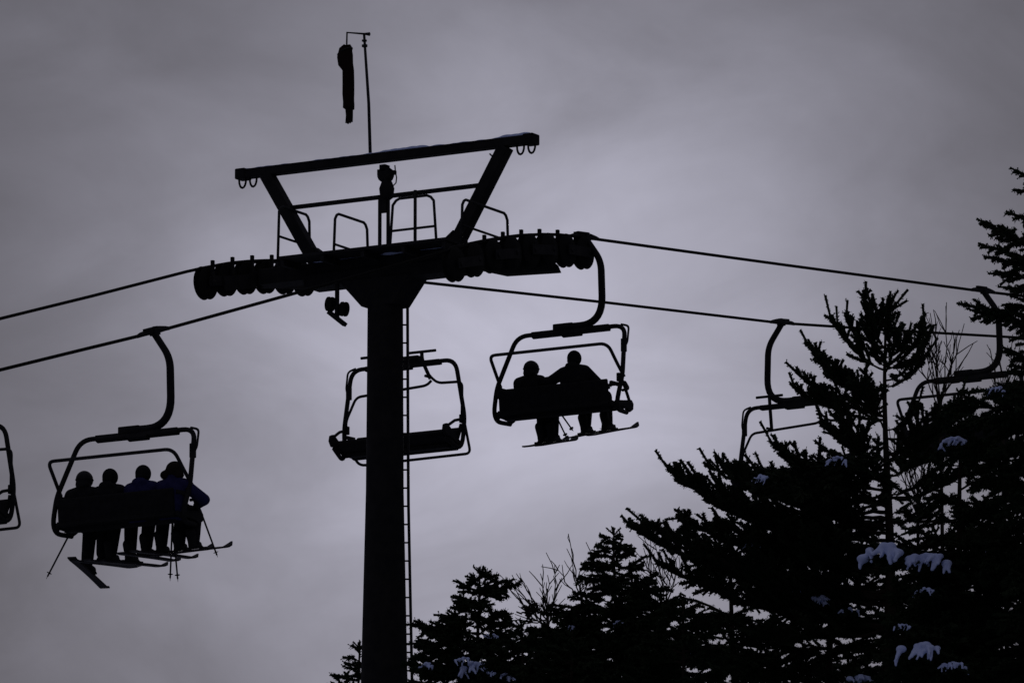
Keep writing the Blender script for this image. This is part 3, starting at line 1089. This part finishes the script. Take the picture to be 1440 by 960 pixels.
def grow_branch(fo, g, p0, p1, style, fine=1.0, width=1.0):
    """one bough from p0 on the trunk to its tip p1 with side twigs in a flat spray"""
    p0, p1 = np.array(p0, float), np.array(p1, float)
    L = np.linalg.norm(p1 - p0)
    pine = style == 'pine'
    if L < .12:
        fo.seg(p0, p1, .06)
        return
    hor = p1 - p0
    rise = hor[2]
    mid = p0 + hor * .55
    mid[2] = p0[2] + rise * (.18 if pine else .30) - (.05 if pine else .02) * L
    if not pine:
        mid[2] += .10 * L
    mid += g.normal(size=3) * .04 * L
    n = max(5, int(L / .11))
    pts = bezier(p0, mid, p1, n)
    pts[1:-1] += g.normal(size=(n - 2, 3)) * .012
    fo.wood.tube([Vector(p) for p in pts], [max(.006, (.008 + .009 * L) * (1 - .85 * i / (n - 1))) for i in range(n)], 5, cap=False)
    upv = np.array([0, 0, 1.0])
    bare = min(.2, .32 / L) if pine else .03
    acc = 0.0
    step = (.092 if pine else .066) / fine
    rad = .066 if pine else .064
    for i in range(n - 1):
        s = i / (n - 1)
        t = pts[i + 1] - pts[i]
        tl = np.linalg.norm(t)
        t = t / max(tl, 1e-6)
        if s > bare * .8:
            fo.seg(pts[i], pts[i + 1], rad)
        if s < bare:
            continue
        acc += tl
        while acc > step:
            acc -= step
            sd = np.cross(t, upv)
            sd /= max(np.linalg.norm(sd), 1e-6)
            for sg in (-1, 1):
                if g.random() < .22:
                    continue
                rem = (1 - s) * L
                ln = min(.85, .10 + rem * .40 + .12 * L * (1 - abs(2 * s - 1))) * g.uniform(.5, 1.15) * width
                d = t * g.uniform(.55, .95) + sd * sg * g.uniform(.45, 1.0) + upv * (g.uniform(.05, .55) if pine else g.uniform(-.60, .45))
                d /= np.linalg.norm(d)
                base = pts[i] + t * g.random() * tl
                tip = base + d * ln
                k = 3
                bend = upv * (.14 if pine else -.12) * ln
                q = bezier(base, base + d * ln * .5 - bend * .5, tip + bend * .5, k + 1)
                for j in range(k):
                    fo.seg(q[j], q[j + 1], rad * (1.0 if j < k - 1 else .9))
                m = int(ln / (.15 / fine))
                for j in range(m):                       # second order twigs
                    f = (j + .6) / (m + .2)
                    b0 = base * (1 - f) + tip * f
                    e = np.cross(d, upv)
                    e /= max(np.linalg.norm(e), 1e-6)
                    dd = d * .8 + e * (1 if j % 2 else -1) * g.uniform(.5, 1.0) + upv * (g.uniform(0, .65) if pine else g.uniform(-.65, .1))
                    dd /= np.linalg.norm(dd)
                    fo.seg(b0, b0 + dd * g.uniform(.09, .19) * (1.15 - .5 * f), rad * .85)
    t = pts[-1] - pts[-2]
    t /= np.linalg.norm(t)
    if pine:                                             # upright leading shoots at the tip of a bough
        for q in range(3):
            d = t * .8 + upv * g.uniform(.3, .9) + g.normal(size=3) * .25
            d /= np.linalg.norm(d)
            fo.seg(pts[-1 - q], pts[-1 - q] + d * g.uniform(.16, .34), .048)
    else:
        fo.seg(pts[-1], pts[-1] + t * .08, .045)


def snow_pad(root, g, p, size, dirv):
    """a cushion of snow draped over the end of a bough, with fingers following its twigs"""
    m = MB()
    p = Vector(p)
    d = Vector(dirv).normalized()
    sd = d.cross(Vector((0, 0, 1))).normalized()
    zz = Vector((0, 0, 1))
    # ridge of snow along the bough, broken into lumps
    ridge = [p + sd * (f * size * .9) + zz * (size * (.10 - .30 * (f - g.uniform(-.3, .3)) ** 2)) + d * size * g.uniform(-.25, .15) for f in np.linspace(-1, 1, 5 if size < .14 else 8)]
    for c in ridge:
        if g.random() < .12:
            continue
        k = g.uniform(.16, .27)
        m.ball(c, (size * k * 1.15, size * k * 1.1, size * k * .8), 10, 7)
        # snow-covered twigs hanging out of the ridge like fingers
        for h in range(g.integers(1, 4)):
            out = d * g.uniform(.35, 1.0) + sd * g.uniform(-.65, .65) - zz * g.uniform(.15, 1.15)
            out.normalize()
            ln = size * g.uniform(.25, .85)
            q = c
            r = size * g.uniform(.11, .17)
            for w in range(4):
                q2 = q + out * ln / 4 - zz * size * .02 * w + Vector(g.normal(size=3)) * size * .025
                m.tube([q, q2], [r, r * .85], 8)
                m.ball(q2, (r * g.uniform(.8, 1.15), r * g.uniform(.8, 1.15), r * g.uniform(.8, 1.1)), 8, 6)
                q = q2
                r *= .84
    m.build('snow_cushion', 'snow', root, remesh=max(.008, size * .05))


def conifer(apex_px, Y, label, style='spruce', reach=.45, angle=(50, 12), visible=6.0, extra=(), snow=(), spread=1.0, seed=1, density=100, spacing=.16,
            trunk=.011, max_reach=2.6, name=None, gaps=0.0, auto_snow=0, fine=1.0, group='evergreen trees beside the lift', lean=0.0, power=.92, sides=None):
    g = np.random.default_rng(seed)
    apex = at(*apex_px, Y)
    gz = ground_z(apex.x, apex.y)
    H = apex.z - gz
    root = empty(name or (style + '_tree'), (apex.x - lean, apex.y, gz))
    tag(root, label, 'tree', group)
    fo = Foliage()
    base = np.array([0, 0, 0.0])
    top = np.array([lean, 0, H])

    def axis(d):                      # point on the trunk d metres below the apex
        s = 1 - d / H
        w = .03 * math.sin(d * 1.3 + seed)
        return np.array([lean * s + w, .03 * math.sin(d * .9 + seed * 2) , H * s])
    ds = np.linspace(H + .3, 0.02, 30)
    MB().tube([Vector(axis(d)) for d in ds], [.012 + trunk * d + .0006 * d * d for d in ds], 10).build('trunk', 'bark', root, True)
    # leader
    for k in range(4):
        fo.seg(axis(.02 + k * .14), axis(max(0, k * .14 - .12)), .045)
    if style == 'spruce':
        for q in range(4):
            a = q * 1.7 + seed
            p = axis(.10)
            fo.seg(p, p + np.array([math.cos(a) * .10, math.sin(a) * .10, .10]), .035)
    d = .14
    phi = seed * 1.1
    while d < H - 1.0:
        vis = d < visible
        frac = min(1, d / visible)
        L = min(max_reach, .08 + reach * d ** power) * g.uniform(.72, 1.12)
        el = R(angle[0] + (angle[1] - angle[0]) * min(1, (d / (visible * .8)) ** .6) + g.normal() * 6)
        phi += 2.399 + g.normal() * .25
        if g.random() >= gaps * (1 if style != 'pine' or d < 2.6 else 5):
            p0 = axis(d)
            dirv = np.array([math.cos(phi) * spread, math.sin(phi), 0])
            side = 1.0
            if sides:
                side = sides(math.cos(phi), d)
            tip = p0 + dirv * L * math.cos(el) * side + np.array([0, 0, L * math.sin(el) * side])
            grow_branch(fo, g, p0, tip, style, fine if vis else .38 * fine)
        d += spacing * (1 + .5 * frac) * (1.0 if vis else 3.2) * g.uniform(.7, 1.3)
    inv = Vector((apex.x - lean, apex.y, gz))
    for e in extra:                   # boughs surveyed one by one: tip px, tip py, depth offset, attach px y
        tip = np.array(at(e[0], e[1], Y + e[2]) - inv)
        pa = at(apex_px[0], e[3], Y) - inv
        grow_branch(fo, g, axis(H - pa.z), tip, style, fine, width=e[4] if len(e) > 4 else .85)
    for (sx, sy, size) in snow:
        dep = -min(max_reach * .95, .45 + .55 * (H - (at(sx, sy, Y) - inv).z))
        tip = at(sx, sy, Y + dep) - inv
        dz = .25 + .10 * abs(dep)
        p0 = axis(min(H - 1, H - tip.z + dz * .2))
        grow_branch(fo, g, p0, np.array(tip) - np.array([0, 0, size * .25]), 'spruce', fine)
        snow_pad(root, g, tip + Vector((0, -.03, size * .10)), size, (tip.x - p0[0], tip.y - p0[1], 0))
    for q in range(auto_snow):
        dd = g.uniform(1.0, visible)
        a = -math.pi / 2 + g.uniform(-1.2, 1.2)
        L = min(max_reach, .10 + reach * dd ** .92) * .85
        p0 = axis(dd)
        tip = Vector(p0 + np.array([math.cos(a) * L, math.sin(a) * L, .1 * L]))
        grow_branch(fo, g, p0, np.array(tip) - np.array([0, 0, .03]), 'spruce', fine)
        snow_pad(root, g, tip, g.uniform(.05, .11), (math.cos(a), math.sin(a), 0))
    fo.wood.build('branches', 'bark', root)['kind'] = 'stuff'
    tris = fo.needles(density * .72, .020, seed + 50, .46 if style == 'pine' else .40)
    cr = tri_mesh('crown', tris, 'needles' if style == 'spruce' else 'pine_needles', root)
    cr['kind'] = 'stuff'
    return len(tris)


n_tris = 0
# the big open pine
n_tris += conifer((1246, 428), 118, 'big open pine tree with a visible trunk and upswept bough tips, crossing the ropes', 'pine', reach=.60, angle=(58, 6), visible=6.2,
    max_reach=3.0, spacing=.13, gaps=.06, seed=3, density=165, trunk=.013, name='pine_tree',
    extra=[(1216, 422, .1, 500), (1224, 428, -.1, 490), (1252, 424, 0, 480), (1168, 446, -.2, 520), (1190, 444, .2, 510), (1300, 452, .1, 520), (1304, 478, -.2, 535), (1302, 500, .3, 515),
           (1138, 487, .1, 560), (1120, 524, -.3, 585), (1118, 545, .4, 590), (1150, 500, -.6, 550), (1160, 520, .6, 560), 
           (1160, 660, -.3, 690), (1085, 622, -.5, 690), (1100, 640, .4, 700), (940, 660, .2, 775, 1.1), (950, 668, .7, 770),
           (1000, 658, -.6, 730), (1012, 650, .9, 720), (1030, 668, .2, 740), (890, 742, .0, 850, 1.1), (905, 735, -.8, 840), (955, 728, .6, 800), (925, 790, .4, 880),
           (1010, 690, .1, 760), (1040, 750, .3, 800), (990, 770, -.3, 830), (1350, 560, -.5, 640), (1400, 620, .5, 700), (1172, 612, .3, 645, .6), (1192, 652, -.2, 675, .6), (1292, 566, .2, 605, .7), (1326, 604, -.3, 645, .7), (1312, 664, .3, 695, .7)],
    snow=[(1070, 672, .13), (1178, 646, .13)])
# tall spruce at the side
n_tris += conifer((1490, 120), 112, 'tallest spruce with ragged hanging boughs reaching towards the rope and the pine', 'spruce', reach=.22, angle=(30, 0), visible=8.6,
    max_reach=1.5, spacing=.075, seed=11, density=170, trunk=.014,
    extra=[(1428, 240, 0, 262, .6), (1432, 268, .2, 285, .6), (1381, 312, .1, 365, .7), (1384, 345, -.2, 385, .6), (1398, 385, .2, 405, .6), (1354, 428, 0, 462, .6), (1368, 436, .2, 470, .6),
           (1392, 362, .3, 392, .6), (1402, 328, -.3, 360, .6), (1412, 404, -.3, 420, .6), (1422, 300, .2, 330, .6),
           (1330, 575, .2, 580), (1345, 600, -.4, 600), (1318, 640, .3, 640), (1400, 545, 0, 545, .6)],
    snow=[(1400, 548, .12)])
# spruces that fill the slope below them
n_tris += conifer((1350, 548), 114, 'dense spruce with two large drooping snow cushions, between the big pine and the tallest spruce', 'spruce', reach=.62, angle=(32, 0), visible=5.0,
    max_reach=2.5, spacing=.085, seed=21, sides=lambda c, d: 1.0 + min(0, c) * .55, density=150, snow=[(1238, 775, .34), (1305, 786, .27), (1292, 912, .26), (1340, 620, .17), (1342, 935, .15), (1268, 880, .11), (1300, 830, .12)])
n_tris += conifer((1165, 640), 119.5, 'low broad spruce speckled with small snow pads, behind the big pine trunk', 'spruce', reach=.72, angle=(28, -4), visible=3.6,
    max_reach=2.3, spacing=.14, seed=31, density=140, gaps=.25, snow=[(1062, 762, .15), (1150, 842, .16), (1195, 858, .13), (1115, 828, .10), (1092, 722, .09), (1208, 955, .20)])
n_tris += conifer((1030, 705), 124, 'spruce rising behind the long lowest boughs of the big pine', 'spruce', reach=.85, angle=(28, -2), visible=3.0,
    max_reach=2.2, spacing=.105, seed=41, density=130, gaps=.12, snow=[(978, 915, .12)], auto_snow=2)
n_tris += conifer((1440, 620), 117, 'dark bushy spruce at the foot of the tallest spruce', 'spruce', reach=.85, angle=(28, -2), visible=3.8,
    max_reach=2.6, spacing=.08, seed=51, density=150, auto_snow=4)
n_tris += conifer((1255, 690), 127, 'squat dark spruce behind the two large snow cushions', 'spruce', reach=.80, angle=(24, -4), visible=3.0,
    max_reach=1.7, spacing=.12, seed=55, sides=lambda c, d: .6 if c < 0 else 1.0, density=150, auto_snow=0)
# the pointed fir beside the bare saplings
n_tris += conifer((866, 742), 122, 'narrow pointed fir standing between the bare saplings and the big pine', 'spruce', reach=.60, power=1.35, angle=(32, 4), visible=2.8,
    max_reach=1.5, spacing=.030, seed=61, density=150, auto_snow=2, fine=1.0)
# the snowy fir beside the tower
n_tris += conifer((672, 797), 120, 'layered fir with snow on its boughs growing beside the tower ladder', 'spruce', reach=.64, power=1.0, angle=(28, 2), visible=2.4,
    max_reach=1.1, spacing=.030, seed=71, density=150, snow=[(672, 938, .22), (705, 950, .18), (652, 928, .13), (690, 893, .10), (600, 935, .12)], gaps=.05,
    extra=[(588, 878, 0, 893, .8), (592, 902, .2, 915, .8), (600, 884, -.2, 898, .8), (725, 822, 0, 838, .8)])
n_tris += conifer((735, 872), 117, 'small plain fir squeezed between the layered fir and the bare saplings', 'spruce', reach=.62, angle=(32, 4), visible=1.8,
    max_reach=1.5, spacing=.045, seed=81, density=150)
n_tris += conifer((806, 885), 116, 'small dark fir in front of the bare sapling trunk', 'spruce', reach=.80, angle=(26, 0), visible=1.8, max_reach=1.5, spacing=.05, seed=85, density=150)
n_tris += conifer((506, 902), 128, 'small fir tip showing at the edge of the tower pole, away from the ladder', 'spruce', reach=.50, angle=(32, 6), visible=1.4,
    max_reach=1.0, spacing=.045, seed=91, density=150)
n_tris += conifer((608, 905), 124, 'small fir sapling behind the layered fir, right beside the ladder', 'spruce', reach=.55, angle=(30, 6), visible=1.4,
    max_reach=1.0, spacing=.06, seed=93, density=150)
n_tris += conifer((958, 842), 116, 'low fir at the foot of the pointed fir, under the tips of the pine boughs', 'spruce', reach=.75, angle=(26, 0), visible=1.8, max_reach=1.8, spacing=.05, seed=95, density=150, gaps=.10)


# ------------------------------------------------------------------ leafless saplings
def sapling(px, py, Y, height_px, label, seed, stems=1, spread=.35, tips=()):
    """px, py: foot of the visible crown; the stem goes on down to the ground"""
    g = np.random.default_rng(seed)
    foot = at(px, py, Y)
    gz = ground_z(foot.x, foot.y)
    root = empty('bare_sapling', (foot.x, foot.y, gz))
    tag(root, label, 'sapling', 'leafless saplings among the evergreens')
    H0 = foot.z - gz
    scale = Y / FPX
    m = MB()
    MB().tube([Vector((0, 0, -.2)), Vector((.04, 0, H0 * .5)), Vector((0, 0, H0))], [.06, .04, .022], 8).build('trunk', 'twig', root, True)

    def grow(p, d, L, r, depth):
        n = 5
        pts = [p]
        dd = d.copy()
        for i in range(n):
            dd = dd + g.normal(size=3) * .07 + np.array([0, 0, .05])
            dd /= np.linalg.norm(dd)
            pts.append(pts[-1] + dd * L / n)
        m.tube([Vector(q) for q in pts], [max(.0055, r * (1 - .65 * i / n)) for i in range(n + 1)], 5)
        if depth == 0:
            return
        for q in range(g.integers(3, 6)):
            i = g.integers(1, n + 1)
            side = g.normal(size=3)
            side[2] = abs(side[2]) * .4
            nd = dd * .75 + side / np.linalg.norm(side) * .62
            nd /= np.linalg.norm(nd)
            grow(pts[i], nd, L * g.uniform(.45, .75), r * .62, depth - 1)
    for s in range(stems):
        a = 2 * math.pi * s / max(1, stems) + seed
        d = np.array([math.cos(a) * spread, math.sin(a) * spread, 1.0])
        d /= np.linalg.norm(d)
        grow(np.array([0, 0, H0 - .05]), d, height_px * scale * g.uniform(.40, .55), .015, 2)
    for (tx, ty) in tips:
        tip = np.array(at(tx, ty, Y + g.uniform(-.3, .3)) - Vector((foot.x, foot.y, gz)))
        p0 = np.array([0, 0, H0 - g.uniform(0, .3)])
        mid = p0 + (tip - p0) * .45 + np.array([g.normal() * .05, g.normal() * .05, -.04])
        pts = bezier(p0, mid, tip, 9)
        pts[1:-1] += g.normal(size=(7, 3)) * .012
        m.tube([Vector(q) for q in pts], [.013 - .0009 * i for i in range(9)], 5)
        for q in range(4):
            i = g.integers(3, 8)
            t = pts[i] - pts[i - 1]
            t /= np.linalg.norm(t)
            sdv = g.normal(size=3)
            nd = t + sdv / np.linalg.norm(sdv) * .6
            b = pts[i] + nd / np.linalg.norm(nd) * g.uniform(.15, .4)
            m.tube([Vector(pts[i]), Vector((pts[i] + b) / 2 + g.normal(size=3) * .015), Vector(b)], [.009, .007, .005], 4)
    m.build('bare_twigs', 'twig', root)
    return root


sap = sapling(770, 868, 125, 70, 'leafless sapling holding a dark clump of old leaves beside the layered fir', 5, stems=2, spread=.5,
              tips=[(720, 808), (706, 815), (731, 812), (742, 826), (760, 806), (780, 793), (735, 855), (770, 808), (715, 880), (790, 812), (728, 890)])
nest = MB()
gq = np.random.default_rng(3)
for q in range(60):
    p = Vector(at(746, 858, 125) - sap.location) + Vector(gq.normal(size=3) * .045)
    d = Vector(gq.normal(size=3)).normalized()
    nest.bar(p, p + d * .09, .035, .004, Vector((.3, .5, .8)).cross(d))
nest.build('leaf_clump', 'bark', sap)
sapling(818, 832, 128, 30, 'thin leafless shoot rising just beside the pointed fir, tallest of the bare twigs', 8, stems=1, spread=.1,
        tips=[(799, 750), (836, 768), (781, 795), (805, 800)])
sapling(1322, 560, 124, 120, 'leafless sapling with upright twigs fanning out beside the big pine top', 12, stems=3, spread=.35,
        tips=[(1308, 440), (1331, 425), (1356, 455), (1369, 482), (1290, 500), (1345, 470), (1302, 478), (1318, 452)])
sapling(1410, 590, 126, 110, 'leafless sapling half hidden behind the tallest spruce', 15, stems=3, spread=.3, tips=[(1392, 490), (1405, 500), (1424, 470), (1436, 480)])
sapling(935, 850, 126, 110, 'leafless twiggy sapling behind the boughs beside the pointed fir', 18, stems=3, spread=.6, tips=[(905, 770), (920, 760), (950, 790)])
sapling(1290, 700, 127, 150, 'tangled leafless sapling behind the trunk of the big pine', 19, stems=4, spread=.7, tips=[(1250, 600), (1280, 590), (1310, 600), (1340, 610)])
print('needle triangles', n_tris)
